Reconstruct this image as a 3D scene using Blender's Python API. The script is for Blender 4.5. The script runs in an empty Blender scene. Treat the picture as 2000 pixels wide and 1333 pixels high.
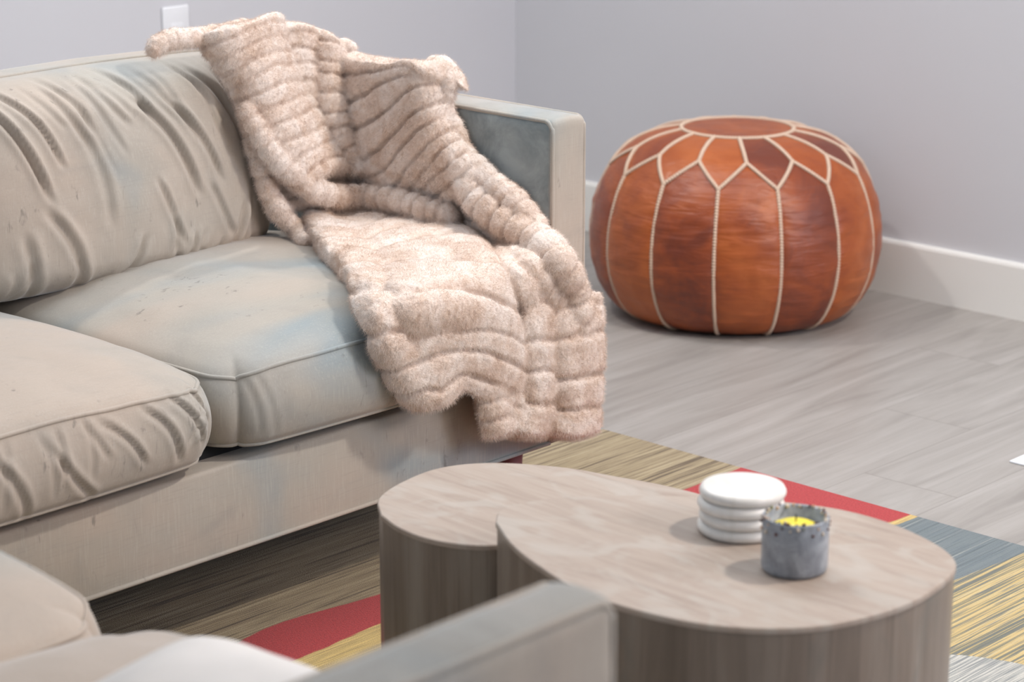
import bpy, bmesh, math, random
import numpy as np
from mathutils import Vector, noise
random.seed(7); rng = np.random.default_rng(7)
S = bpy.context.scene; COL = S.collection
PI = math.pi

# ------------------------------------------------------------------ camera
CF, CH = 4722.0, 1.29                      # focal length in px of a 2000 px wide frame, eye height
PITCH, YAW = math.radians(15.75), math.radians(43.2)
FW = np.array([math.cos(PITCH)*math.cos(YAW), math.cos(PITCH)*math.sin(YAW), -math.sin(PITCH)])
RT = np.array([math.sin(YAW), -math.cos(YAW), 0.0]); UP = np.cross(RT, FW)
CP = np.array([0.0, 0.0, CH])
cam_d = bpy.data.cameras.new('camera'); cam = bpy.data.objects.new('camera', cam_d); COL.objects.link(cam)
cam.location = CP
cam.rotation_euler = (PI/2-PITCH, 0, YAW-PI/2)
cam_d.sensor_width = 36; cam_d.lens = CF*36/2000
cam_d.clip_start = .05; cam_d.clip_end = 60
cam_d.dof.use_dof = True; cam_d.dof.focus_distance = 3.35; cam_d.dof.aperture_fstop = 6.3
S.camera = cam

# ------------------------------------------------------------------ exposure, world, lights
S.view_settings.view_transform = 'Standard'; S.view_settings.look = 'None'
S.view_settings.gamma = 1; S.view_settings.exposure = 0.47; S.view_settings.use_curve_mapping = False
W = bpy.data.worlds.new('world'); S.world = W; W.use_nodes = True
W.node_tree.nodes['Background'].inputs[0].default_value = (.80, .87, 1, 1)
W.node_tree.nodes['Background'].inputs[1].default_value = .27

def light(name, kind, loc, target, energy, color, **kw):
    d = bpy.data.lights.new(name, kind); d.energy = energy; d.color = color
    for k, v in kw.items(): setattr(d, k, v)
    o = bpy.data.objects.new(name, d); COL.objects.link(o); o.location = loc
    o.rotation_euler = (Vector(target)-Vector(loc)).to_track_quat('-Z', 'Y').to_euler()
    return o
light('key_light', 'AREA', (3.0, -1.3, 2.5), (2.4, 2.6, .2), 58, (1, .84, .72), shape='RECTANGLE', size=1.8, size_y=1.2)  # unseen warm key lamp, added to light the front faces
light('room_light', 'AREA', (-1.5, 1.5, 2.3), (4.16, 2.2, .9), 15, (.70, .84, 1), shape='RECTANGLE', size=2.2, size_y=1.6)
light('ceiling_light', 'AREA', (2.3, 2.4, 2.55), (1.7, 1.9, 0), 50, (.86, .93, 1), shape='RECTANGLE', size=2.4, size_y=2.4)
light('right_daylight', 'AREA', (3.9, -1.4, 1.7), (4.16, 1.6, 1.0), 32, (.62, .74, 1), shape='RECTANGLE', size=1.2, size_y=1.4)
light('downlight', 'SPOT', (3.0, .6, 2.55), (2.5, 2.2, .2), 125, (1, .92, .83), spot_size=1.7, spot_blend=.8, shadow_soft_size=.09)
light('downlight', 'SPOT', (2.75, 3.7, 2.55), (3.3, 2.7, .2), 48, (1, .94, .88), spot_size=1.9, spot_blend=.8, shadow_soft_size=.05)

# ------------------------------------------------------------------ helpers
def ray(px, py): return FW*CF + RT*(px-1000) - UP*(py-666.5)
def at_z(px, py, z):
    d = ray(px, py); return CP + d*((z-CP[2])/d[2])

def link(name, me, mat=None, parent=None, smooth=True):
    o = bpy.data.objects.new(name, me); COL.objects.link(o)
    if mat: me.materials.append(mat)
    if smooth:
        me.polygons.foreach_set('use_smooth', [True]*len(me.polygons))
    if parent: o.parent = parent
    return o
def mesh(name, V, F, mat=None, parent=None, smooth=True):
    me = bpy.data.meshes.new(name); me.from_pydata([tuple(map(float, v)) for v in V], [], [tuple(map(int, f)) for f in F]); me.update()
    return link(name, me, mat, parent, smooth)
def empty(name, loc=(0,0,0), rz=0):
    o = bpy.data.objects.new(name, None); COL.objects.link(o); o.location = loc; o.rotation_euler = (0,0,rz); o.empty_display_size = .05
    return o
def tag(o, label=None, cat=None, group=None, kind=None):
    if label: o['label'] = label
    if cat: o['category'] = cat
    if group: o['group'] = group
    if kind: o['kind'] = kind
    return o
def rbox(name, lo, hi, mat, parent=None, bev=.004, seg=3):
    bm = bmesh.new(); bmesh.ops.create_cube(bm, size=1)
    for v in bm.verts:
        v.co = Vector([lo[i]+(v.co[i]+.5)*(hi[i]-lo[i]) for i in range(3)])
    if bev: bmesh.ops.bevel(bm, geom=bm.edges[:]+bm.verts[:], offset=bev, segments=seg, profile=.5, affect='EDGES')
    me = bpy.data.meshes.new(name); bm.to_mesh(me); bm.free()
    o = link(name, me, mat, parent, bool(bev))
    if bev: 
        try: me.set_sharp_from_angle(angle=math.radians(40))
        except Exception: pass
    return o
def tube_data(P, R, n=14, caps=True):
    P = np.array(P, float); m = len(P); R = np.broadcast_to(np.array(R, float), (m,))
    T = np.gradient(P, axis=0); T /= np.linalg.norm(T, axis=1)[:, None]+1e-12
    a = np.array([0, 0, 1.]) if abs(T[0][2]) < .9 else np.array([1., 0, 0])
    N = np.cross(T[0], a); N /= np.linalg.norm(N); V = []
    for i in range(m):
        N = N - T[i]*(N@T[i]); N /= np.linalg.norm(N); B = np.cross(T[i], N)
        for k in range(n):
            t = 2*PI*k/n; V.append(P[i]+R[i]*(math.cos(t)*N+math.sin(t)*B))
    F = [(i*n+k, i*n+(k+1) % n, (i+1)*n+(k+1) % n, (i+1)*n+k) for i in range(m-1) for k in range(n)]
    if caps:
        F.append(tuple(range(n-1, -1, -1))); F.append(tuple((m-1)*n+k for k in range(n)))
    return V, F
def catmull(P, n):
    """resample a list of vectors to n points (uniform Catmull-Rom)"""
    P = np.array(P, float); m = len(P)
    if m == 1: return np.repeat(P, n, 0)
    Q = np.concatenate([[2*P[0]-P[1]], P, [2*P[-1]-P[-2]]])
    t = np.linspace(0, m-1, n); i = np.minimum(t.astype(int), m-2); u = (t-i).reshape(-1, *([1]*(P.ndim-1)))
    a, b, c, d = Q[i], Q[i+1], Q[i+2], Q[i+3]
    return .5*(2*b+(c-a)*u+(2*a-5*b+4*c-d)*u*u+(3*b-a-3*c+d)*u**3)

# ------------------------------------------------------------------ node material helper
class M:
    def __init__(s, name, rough=.6, **kw):
        s.m = bpy.data.materials.new(name); s.m.use_nodes = True; s.t = s.m.node_tree; s.n = s.t.nodes
        s.b = s.n['Principled BSDF']; s.b.inputs['Roughness'].default_value = rough
        for k, v in kw.items(): s.b.inputs[k.replace('_', ' ')].default_value = v
    def add(s, typ, **kw):
        x = s.n.new(typ)
        for k, v in kw.items():
            if k.startswith('i_'):
                key = k[2:]; key = int(key) if key.isdigit() else key.replace('_', ' ')
                if isinstance(v, bpy.types.NodeSocket): s.t.links.new(v, x.inputs[key])
                else: x.inputs[key].default_value = v
            else: setattr(x, k, v)
        return x
    def L(s, a, b): s.t.links.new(a, b)
    def co(s, scale=(1,1,1), rot=(0,0,0), src='Object'):
        c = s.add('ShaderNodeTexCoord'); m = s.add('ShaderNodeMapping'); s.L(c.outputs[src], m.inputs[0])
        m.inputs['Scale'].default_value = scale; m.inputs['Rotation'].default_value = rot; return m.outputs[0]
    def noise(s, vec, scale, detail=4, rough=.55, dist=0):
        n = s.add('ShaderNodeTexNoise', i_Vector=vec, i_Scale=scale, i_Detail=detail, i_Roughness=rough, i_Distortion=dist); return n.outputs[0]
    def ramp(s, f, stops):
        r = s.add('ShaderNodeValToRGB', i_0=f); e = r.color_ramp.elements
        while len(e) < len(stops): e.new(.5)
        for el, (p, c) in zip(e, stops): el.position = p; el.color = (*c, 1) if len(c) == 3 else c
        return r.outputs[0]
    def mix(s, a, b, f, mode='MIX'):
        x = s.add('ShaderNodeMix', data_type='RGBA', blend_type=mode)
        for sock, v in ((x.inputs[0], f), (x.inputs[6], a), (x.inputs[7], b)):
            if isinstance(v, bpy.types.NodeSocket): s.L(v, sock)
            else: sock.default_value = (*v, 1) if isinstance(v, tuple) and len(v) == 3 else v
        return x.outputs[2]
    def math(s, op, a, b=0, c=None):
        x = s.add('ShaderNodeMath', operation=op)
        for i, v in enumerate((a, b) if c is None else (a, b, c)):
            if isinstance(v, bpy.types.NodeSocket): s.L(v, x.inputs[i])
            else: x.inputs[i].default_value = v
        return x.outputs[0]
    def smooth(s, v, a, b):
        x = s.add('ShaderNodeMapRange', interpolation_type='SMOOTHSTEP'); s.L(v, x.inputs[0])
        x.inputs[1].default_value = a; x.inputs[2].default_value = b; return x.outputs[0]
    def color(s, c): s.L(c, s.b.inputs['Base Color'])
    def bump(s, h, strength=.3, dist=.002, prev=None):
        x = s.add('ShaderNodeBump', i_Strength=strength, i_Distance=dist, i_Height=h)
        if prev: s.L(prev, x.inputs['Normal'])
        s.L(x.outputs[0], s.b.inputs['Normal']); return x.outputs[0]
def srgb(r, g, b): return tuple(((c/255)/12.92 if c/255 <= .04045 else ((c/255+.055)/1.055)**2.4) for c in (r, g, b))

def mat_wall():
    m = M('wall_paint', .85); v = m.co(src='Object'); n = m.noise(v, 3, 2)
    m.color(m.mix(srgb(195, 195, 199), srgb(199, 199, 203), n)); m.bump(m.noise(v, 350, 2), .08, .001); return m.m
def mat_trim():
    m = M('trim_paint', .35); m.color(m.ramp(m.noise(m.co(), 4), [(0, srgb(226, 225, 220)), (1, srgb(232, 231, 228))])); return m.m
def mat_velvet(name='velvet'):
    m = M(name, .8); v = m.co()
    a = m.noise(v, 2.6, 3, .5, .6); b = m.noise(v, 7, 4, .55, .8)
    wv = m.noise(m.co((420, 420, 26)), 1, 2, .6); wh = m.noise(m.co((26, 420, 420)), 1, 2, .6); mark = m.noise(m.co((70, 70, 22)), 1, 3, .6, .5); area = m.noise(v, 5, 2)
    base = m.ramp(a, [(.32, srgb(146, 154, 156)), (.43, srgb(168, 162, 153)), (.60, srgb(178, 165, 153))])
    base = m.mix(base, srgb(146, 143, 138), m.math('MULTIPLY', m.smooth(b, .5, .7), .35))
    base = m.mix(base, srgb(196, 192, 184), m.math('MULTIPLY', m.smooth(wv, .5, .75), .2))
    base = m.mix(base, srgb(132, 129, 124), m.math('MULTIPLY', m.smooth(wh, .5, .75), .12))
    base = m.mix(base, srgb(96, 94, 90), m.math('MULTIPLY', m.math('MULTIPLY', m.smooth(mark, .62, .74), m.smooth(area, .50, .60)), .5))
    arm_shade = m.add('ShaderNodeAttribute', attribute_name='arm_shade').outputs['Fac']
    base = m.mix(base, m.mix(srgb(112, 124, 128), srgb(158, 168, 170), m.smooth(m.noise(v, 12, 5, .65, .5), .3, .7)), arm_shade)  # arm inner faces and tops: bluer, darker tone standing in for shade
    m.color(base); m.b.inputs['Sheen Weight'].default_value = .45; m.b.inputs['Sheen Roughness'].default_value = .3
    m.b.inputs['Sheen Tint'].default_value = (.9, .96, 1, 1); m.b.inputs['Specular IOR Level'].default_value = .15
    p = m.bump(m.noise(v, 16, 4, .55, .4), .18, .006); m.bump(wv, .12, .001, p); return m.m
def mat_plain(name, col, rough=.6, var=.08, scale=30, **kw):
    m = M(name, rough, **kw); n = m.noise(m.co(), scale)
    m.color(m.mix(col, tuple(x*(1-var*3) for x in col), n)); m.bump(n, .1, .001); return m.m
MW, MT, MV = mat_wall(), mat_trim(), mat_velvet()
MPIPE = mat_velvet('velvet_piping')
MLEG = mat_plain('red_stained_leg', srgb(150, 85, 85), .5)
MDARK = mat_plain('black_underlining', (.02, .02, .02), .9)

# ------------------------------------------------------------------ the room
XW, YW, CE = 4.165, 3.90, 2.6
def slab(name, lo, hi, mat, bev=0, parent=None):
    return tag(rbox(name, lo, hi, mat, parent, bev), kind='structure')
def mat_floor():
    m = M('grey_plank_floor', .42)
    v = m.co()
    sep = m.add('ShaderNodeSeparateXYZ', i_0=v); X, Y = sep.outputs[0], sep.outputs[1]
    row = m.math('FLOOR', m.math('DIVIDE', Y, .18)); rn = m.add('ShaderNodeTexWhiteNoise', noise_dimensions='1D', i_W=row).outputs[0]
    xo = m.math('ADD', m.math('DIVIDE', X, 1.2), m.math('MULTIPLY', rn, 1.0)); colm = m.math('FLOOR', xo)
    cb = m.add('ShaderNodeCombineXYZ', i_0=colm, i_1=row); pn = m.add('ShaderNodeTexWhiteNoise', noise_dimensions='3D', i_Vector=cb.outputs[0])
    off = m.add('ShaderNodeVectorMath', operation='SCALE', i_0=pn.outputs[1]); off.inputs['Scale'].default_value = 9
    gv = m.add('ShaderNodeVectorMath', operation='ADD', i_0=m.co((1.1, 11, 1)), i_1=off.outputs[0]).outputs[0]
    g1 = m.noise(gv, 1.6, 6, .62, 1.1)
    gv2 = m.add('ShaderNodeVectorMath', operation='ADD', i_0=m.co((1.5, 60, 1)), i_1=off.outputs[0]).outputs[0]
    g2 = m.noise(gv2, 2.2, 4, .6, .4)
    c = m.ramp(g1, [(.28, srgb(126, 121, 116)), (.48, srgb(152, 147, 142)), (.72, srgb(172, 168, 164))])
    c = m.mix(c, srgb(128, 122, 116), m.math('MULTIPLY', m.smooth(g2, .5, .75), .5))
    c = m.mix(c, m.mix(srgb(150, 146, 142), srgb(176, 172, 168), pn.outputs[0]), .25)
    fy = m.math('FRACT', m.math('DIVIDE', Y, .18)); fx = m.math('FRACT', xo)
    ly = m.math('LESS_THAN', m.math('PINGPONG', fy, .5), .006); lx = m.math('LESS_THAN', m.math('PINGPONG', fx, .5), .0012)
    ln = m.math('MAXIMUM', ly, lx)
    c = m.mix(c, srgb(120, 114, 108), m.math('MULTIPLY', ln, .5)); m.color(c)
    p = m.bump(g2, .12, .001); return m.m
slab('floor', (-2.5, -3.5, -.05), (XW+.1, YW+.1, 0), mat_floor())
slab('wall_back', (-2.5, YW, 0), (XW+.1, YW+.1, CE), MW)
slab('wall_right', (XW, -3.5, 0), (XW+.1, YW, CE), MW)
slab('ceiling', (-2.5, -3.5, CE), (XW+.1, YW+.1, CE+.05), mat_plain('ceiling_paint', srgb(235, 235, 235), .9))
def baseboard(name, a, b, inward):
    a = np.array(a, float); b = np.array(b, float); n = np.array(inward, float)
    prof = [(0, 0), (.015, 0), (.015, .108), (.013, .113), (.010, .1155), (.0, .1155)]
    V = [(*(e+n*o), z) for e in (a, b) for o, z in prof]; k = len(prof)
    F = [(i, (i+1) % k, k+(i+1) % k, k+i) for i in range(k)]+[tuple(range(k))[::-1], tuple(range(k, 2*k))]
    return tag(mesh(name, V, F, MT, smooth=False), kind='structure')
baseboard('baseboard_right', (XW, -3.5), (XW, YW-.015), (-1, 0))
baseboard('baseboard_back', (-2.5, YW), (XW, YW), (0, -1))

# outlet plate
pl = empty('outlet_cover', (3.141, YW, .549)); tag(pl, 'white wall plate on the back wall above the sofa back, partly hidden by the throw', 'wall plate')
mpl = mat_plain('white_plastic', srgb(222, 223, 226), .35, .02)
rbox('plate', (-.035, -.006, -.0575), (.035, 0, .0575), mpl, pl, .004)
rbox('rocker', (-.0165, -.0068, -.040), (.0165, -.0055, .022), mpl, pl, .0006)

# paper on the floor at the right edge
mp = mat_plain('white_paper', srgb(240, 243, 248), .6, .01)
tag(rbox('paper_sheet', (3.357, 1.73, 0.0), (3.62, 2.015, .0035), mp, None, .001, 1), 'white sheet lying on the grey floor at the right edge of the photo', 'paper')

# ------------------------------------------------------------------ rug
def mat_rug():
    m = M('rug_weave', .95); v = m.co()
    sep = m.add('ShaderNodeSeparateXYZ', i_0=v); X, Y = sep.outputs[0], sep.outputs[1]
    wig = m.math('MULTIPLY', m.math('SUBTRACT', m.noise(m.co((40, 300, 1)), 1, 2), .5), .006)
    def curve(pts):      # Y of a band boundary as a function of X
        u = m.math('DIVIDE', X, 4.0); f = m.add('ShaderNodeFloatCurve', i_Value=u); c = f.mapping.curves[0]
        p = [(x/4, y/4) for x, y in pts]
        c.points[0].location = p[0]; c.points[1].location = p[-1]
        for q in p[1:-1]: c.points.new(*q)
        f.mapping.update(); return m.math('ADD', m.math('MULTIPLY', f.outputs[0], 4.0), wig)
    def above(pts, w=.002):
        d = m.math('SUBTRACT', Y, curve(pts)); return m.smooth(d, -w, w)
    st = m.noise(m.co((3.2, 170, 1)), 1, 3, .6, .12)      # long streaks across the pile
    st2 = m.noise(m.co((9, 380, 1)), 1, 2, .6)
    dots = m.noise(m.co((330, 330, 1)), 1, 2, .7)
    tan = m.ramp(st, [(.36, srgb(88, 72, 54)), (.44, srgb(146, 129, 100)), (.57, srgb(168, 151, 119)), (.7, srgb(182, 166, 136))])
    tan = m.mix(tan, srgb(96, 80, 58), m.math('MULTIPLY', m.smooth(st2, .56, .66), .75))
    st3 = m.noise(m.co((2.0, 210, 1)), 1, 3, .65, .05)
    red = m.ramp(dots, [(.3, srgb(150, 38, 42)), (.7, srgb(196, 62, 64))])
    blue = m.ramp(st3, [(.35, srgb(82, 94, 100)), (.5, srgb(118, 128, 130)), (.58, srgb(96, 108, 116)), (.68, srgb(180, 180, 170))])
    yel = m.ramp(st3, [(.40, srgb(104, 108, 102)), (.46, srgb(138, 132, 104)), (.51, srgb(194, 168, 112)), (.6, srgb(204, 182, 130)), (.68, srgb(176, 166, 134))])
    yel = m.mix(yel, srgb(110, 114, 110), m.math('MULTIPLY', m.smooth(st2, .55, .62), .8))
    grey = m.ramp(st2, [(.4, srgb(130, 134, 134)), (.6, srgb(196, 194, 186))])
    cream = m.ramp(st2, [(.4, srgb(176, 150, 96)), (.6, srgb(218, 190, 120))])
    c = m.mix(grey, yel, above([(0, 1.0), (1.5, 1.3), (2.3, 1.63), (2.56, 1.655), (2.61, 1.60), (2.66, 1.45), (3.2, 1.1)]))
    c = m.mix(c, blue, above([(0, 1.9), (1.6, 2.02), (2.2, 2.0), (2.6, 1.81), (2.83, 1.775), (3.2, 1.755)]))
    c = m.mix(c, cream, above([(0, 2.16), (1.7, 2.17), (2.0, 2.19), (2.25, 2.16), (2.6, 2.04), (2.9, 1.977), (3.2, 1.965)]))
    c = m.mix(c, red, above([(0, 2.28), (1.7, 2.29), (1.85, 2.258), (2.0, 2.255), (2.2, 2.26), (2.5, 2.17), (2.8, 2.01), (2.95, 1.985), (3.2, 1.98)]))
    c = m.mix(c, tan, above([(0, 2.30), (1.8, 2.30), (1.92, 2.34), (2.02, 2.365), (2.2, 2.345), (2.5, 2.32), (3.2, 2.318)]))
    c = m.mix(c, srgb(90, 150, 175), above([(0, 2.9), (2.8, 2.75), (2.97, 2.64), (3.04, 2.61), (3.2, 2.6)]))
    c = m.mix(c, (0.02, .02, .02), m.math('MULTIPLY', m.smooth(dots, .62, .75), .35))
    m.color(c); m.bump(m.noise(m.co((500, 500, 1)), 1, 2), .6, .003); m.b.inputs['Sheen Weight'].default_value = .1; return m.m
rug = rbox('area_rug', (.3, -.6, 0), (3.02, 2.70, .006), mat_rug(), None, .003, 2)
tag(rug, 'multicoloured area rug with streaky tan, red, teal and yellow bands under the tables', 'rug')

# ------------------------------------------------------------------ cushions
def box_grid(nx, ny, nz):
    """closed cube surface grid in [-1,1]^3"""
    idx, V, F = {}, [], []
    def vid(i, j, k):
        if (i, j, k) not in idx: idx[(i, j, k)] = len(V); V.append((2*i/nx-1, 2*j/ny-1, 2*k/nz-1))
        return idx[(i, j, k)]
    for i in range(nx):
        for j in range(ny):
            F.append((vid(i,j,0), vid(i,j+1,0), vid(i+1,j+1,0), vid(i+1,j,0))); F.append((vid(i,j,nz), vid(i+1,j,nz), vid(i+1,j+1,nz), vid(i,j+1,nz)))
    for i in range(nx):
        for k in range(nz):
            F.append((vid(i,0,k), vid(i+1,0,k), vid(i+1,0,k+1), vid(i,0,k+1))); F.append((vid(i,ny,k), vid(i,ny,k+1), vid(i+1,ny,k+1), vid(i+1,ny,k)))
    for j in range(ny):
        for k in range(nz):
            F.append((vid(0,j,k), vid(0,j,k+1), vid(0,j+1,k+1), vid(0,j+1,k))); F.append((vid(nx,j,k), vid(nx,j+1,k), vid(nx,j+1,k+1), vid(nx,j,k+1)))
    return np.array(V), F
def rounded(A, h, rad):
    h = np.array(h); p = A*h; inner = np.clip(p, -(h-rad), h-rad); d = p-inner
    n = np.linalg.norm(d, axis=1)[:, None]; return inner+d/np.maximum(n, 1e-9)*np.where(n > 1e-9, rad, 0)
def fbm(P, s, seed=0):
    return np.array([noise.fractal(Vector(p)*s+Vector((seed*7.3, seed*3.1, 0)), .9, 2.1, 3) for p in P])
def folds(P2, lines):
    """P2 (n,2) in metres on a face; lines (x0,y0,x1,y1,width,depth,bend): displacement of fabric folds"""
    out = np.zeros(len(P2))
    for x0, y0, x1, y1, w, dpt, bend in lines:
        a = np.array([x0, y0]); ab = np.array([x1-x0, y1-y0]); L = np.linalg.norm(ab); t = np.clip(((P2-a)@ab)/L**2, -.2, 1.2)
        nrm = np.array([-ab[1], ab[0]])/L
        s = (P2-a)@nrm - bend*np.sin(PI*np.clip(t, 0, 1))
        fade = np.clip(np.minimum((t+.15)/.3, (1.15-t)/.3), 0, 1); fade = fade*fade*(3-2*fade)
        w = w*.62; q = s/w; out += -1.15*dpt*fade*(np.exp(-q*q)-.75*np.exp(-(q-1.6)**2/1.2)-.35*np.exp(-(q+1.7)**2/1.5))
    return out
def finish_cushion(name, fn, n, mat, parent, pipes=(), piper=.0032):
    A, F = box_grid(*n); V = fn(A); o = mesh(name, V, F, mat, parent)
    for path in pipes:
        pv, pf = tube_data(fn(np.array(path)), piper, 8, False); mesh('piping', pv, pf, MPIPE, o)
    return o
def loop_path(axis_fixed, val, m=90):
    """closed ring on the cube edge loop at fixed axis value"""
    t = np.linspace(-1, 1, m); o = np.ones(m); a = np.vstack([np.c_[t, -o], np.c_[o, t], np.c_[-t, o], np.c_[-o, -t]])
    P = np.zeros((len(a), 3)); ax = [i for i in range(3) if i != axis_fixed]; P[:, axis_fixed] = val; P[:, ax[0]] = a[:, 0]; P[:, ax[1]] = a[:, 1]; return P
def seat_fn(c, h, seed, lines=(), crown=.05, droop_l=.0, droop_r=.0):
    def fn(A):
        P = rounded(A, h, .016)
        Rp = .055; dx, dy = np.abs(P[:, 0])-(h[0]-Rp), np.abs(P[:, 1])-(h[1]-Rp); cor = (dx > 0) & (dy > 0)
        k = np.where(cor, np.maximum(dx, dy)/np.maximum(np.hypot(dx, dy), 1e-9), 1)
        a, b, cc = P[:, 0]/h[0], P[:, 1]/h[1], P[:, 2]/h[2]
        P[:, 0] = np.where(cor, np.sign(P[:, 0])*(h[0]-Rp+dx*k), P[:, 0]); P[:, 1] = np.where(cor, np.sign(P[:, 1])*(h[1]-Rp+dy*k), P[:, 1])
        fr = np.clip(1-a**2, 0, 1); fb = np.clip(1-b**2, 0, 1)
        top = np.clip(cc*.5+.5, 0, 1)
        P[:, 2] += top*crown*np.sqrt(fr)**1.1*np.clip(fb, 0, 1)**.5
        ed = (a**8)*.5+(np.abs(b)**8)*.3
        P[:, 2] -= top*.011*np.clip(np.abs(a)**6*1.0+np.abs(b)**8*.1, 0, 1.3)
        # plan: corners pulled in, front bulging
        P[:, 1] += np.where(b < 0, 1, .4)*np.abs(b)*np.sign(b)*(.012*fr-.004*np.abs(a)**10)
        P[:, 0] += np.sign(a)*np.abs(a)*(.006*fb - .016*np.abs(b)**8)
        P[:, 1] -= np.clip(-b, 0, 1)**3*.016*np.clip(1-cc**2, 0, 1)         # front face puffs out
        P[:, 0] += np.sign(a)*np.abs(a)**6*.010*np.clip(1-cc**2, 0, 1)
        P[:, 2] += top*.006*fbm(P+np.array(c), 5.0, seed)*np.minimum(1, fr*3)
        if len(lines):
            g = folds(np.c_[P[:, 0], P[:, 2]], lines)*np.clip((-b-.9)/.08, 0, 1); P[:, 1] -= g
        return P+np.array(c)
    return fn
def back_fn(c, h, seed, lines=(), lean=.22):
    def fn(A):
        P = rounded(A, h, .045)
        a, b, cc = P[:, 0]/h[0], P[:, 1]/h[1], P[:, 2]/h[2]
        fx = np.clip(1-a**2, 0, 1); fz = np.clip(1-cc**2, 0, 1)
        P[:, 1] += b*.050*np.sqrt(fx)*np.sqrt(fz)                           # pillow belly
        P[:, 2] += np.clip(cc, 0, 1)*.012*np.sqrt(fx)
        P[:, 1] += (np.abs(a)**4)*.03*np.clip(-b, 0, 1)
        P[:, 0] += a*.012*fz - a*np.abs(cc)**6*.012
        P[:, 1] += .004*fbm(P+np.array(c), 7.0, seed)
        if len(lines):
            g = folds(np.c_[P[:, 0], P[:, 2]], lines)*np.clip((-b-.5)/.4, 0, 1); P[:, 1] -= g
            P[:, 2] += g*.5*np.clip((cc-.7)/.3, 0, 1)
        P[:, 1] += (P[:, 2]+h[2])*lean
        return P+np.array(c)
    return fn
ring_top, ring_bot = loop_path(2, 1), loop_path(2, -1)
front_ring = loop_path(1, -1)

def sofa(name, loc, rz, xs, label, group, w_lines, b_lines, leg_dy=.06, feet=(.006, .006), dz=0.0):
    """local: front at y=0 facing -y, x runs along the width; xs = outer/inner x positions of arms and the cushion split"""
    r = empty(name, loc, rz); tag(r, label, 'sofa', group)
    x0, x1, xm, x2, x3 = xs; D = .84; HA = .634; HB = .133
    rbox('base', (x1+.0005, .004, HB), (x2-.0005, D-.075, .258), MV, r, .006)
    rbox('deck', (x1+.001, .045, .250), (x2-.001, D-.076, .2755), MDARK, r, .002)
    b = tube_data([(x, .004, HB+.003) for x in np.linspace(x1, x2, 30)], .0034, 8); mesh('piping', b[0], b[1], MPIPE, r)
    for (a0, a1, sgn) in ((x0, x1, -1), (x2, x3, 1)):
        # upholstered slab arm, edges softly rounded
        A, F = box_grid(10, 90, 64); h = np.array([(a1-a0)/2, D/2, (HA-HB)/2]); P = rounded(A, h, .009)
        e = 1-np.abs(P/h)**12
        P[:, 0] += np.sign(P[:, 0])*.002*np.clip(e[:, 1]*e[:, 2], 0, 1)
        P[:, 2] += np.clip(P[:, 2]/h[2], 0, 1)*.004*(1-(P[:, 0]/h[0])**2)
        P += np.array([(a0+a1)/2, D/2, (HA+HB)/2])
        P[:, 0] += .0012*fbm(P, 30, 3)
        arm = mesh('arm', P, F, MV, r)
        # inner face and top tinted bluer: cool shade painted into the cloth colour
        q = arm.data.attributes.new('arm_shade', 'FLOAT', 'POINT'); q.data.foreach_set('value', list(np.clip((P[:, 1]-.004)/.004, 0, 1)*np.where(np.abs(P[:, 0]-(a1 if sgn < 0 else a0)) < .006, .85, np.where(P[:, 2] > HA-.004, .3, 0))))
        for xx in (a0+.003, a1-.003):
            t = np.linspace(0, 1, 40); path = [(xx, .003, z) for z in np.linspace(HB+.01, HA-.012, 60)]+[(xx, .004+i*.002, HA-.012+.010*math.sin(i/5*PI/2)) for i in range(6)]+[(xx, y, HA-.001) for y in np.linspace(.016, D-.01, 60)]
            q = tube_data(path, .0034, 8); mesh('piping', q[0], q[1], MPIPE, arm)
    A, F = box_grid(60, 10, 40); h = np.array([(x2-x1)/2-.0005, .0375, (HA-HB)/2]); P = rounded(A, h, .010)+np.array([(x1+x2)/2, D-.0375, (HA+HB)/2])
    mesh('back_frame', P, F, MV, r)
    rbox('underside', (x0+.03, .02, HB-.006), (x3-.03, D-.02, HB), MDARK, r, 0)
    for i, (a0, a1) in enumerate(((x1, xm), (xm, x2))):
        h = np.array([(a1-a0)/2-.004, .30, .055+dz]); c = ((a0+a1)/2, .30-.012-(.05 if dz else 0), .276+.055+dz)
        f = seat_fn(c, h, i+len(name), w_lines[i], .05 if dz == 0 else .034); o = finish_cushion('seat_cushion', f, (150, 120, 26), MV, r, (ring_top, ring_bot))
        hb = np.array([(a1-a0)/2-(.045 if i == 0 else .040), .080, .147]); cb = ((a0+a1)/2-(.065 if i == 0 else .107), .505, .549)
        f = back_fn(cb, hb, i+3, b_lines[i]); tp = [(t, -.15, 1) for t in np.linspace(-.93, .93, 90)]; o = finish_cushion('back_cushion', f, (170, 36, 120), MV, r, (tp,), .003)
    for lx in (x0+.07, x3-.105):
        for ly, z0 in ((leg_dy, feet[0]), (D-.08, feet[1])):
            bm = bmesh.new(); bmesh.ops.create_cone(bm, cap_ends=True, segments=20, radius1=.014, radius2=.022, depth=HB-.006-z0, matrix=__import__('mathutils').Matrix.Translation((lx, ly, (HB-.006+z0)/2)))
            me = bpy.data.meshes.new('leg'); bm.to_mesh(me); bm.free(); link('leg', me, MLEG, r)
    return r
def rnd_lines(n, seed, hx, hz, top=True):
    g = np.random.default_rng(seed); out = []
    for i in range(n):
        x = g.uniform(-.9, .9)*hx; l = g.uniform(.05, .16); s = g.uniform(.01, .07)
        out.append((x, hz*.93, x+s, hz*.93-l, g.uniform(.005, .009), g.uniform(.003, .006), g.uniform(-.01, .01)))
    return out
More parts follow.
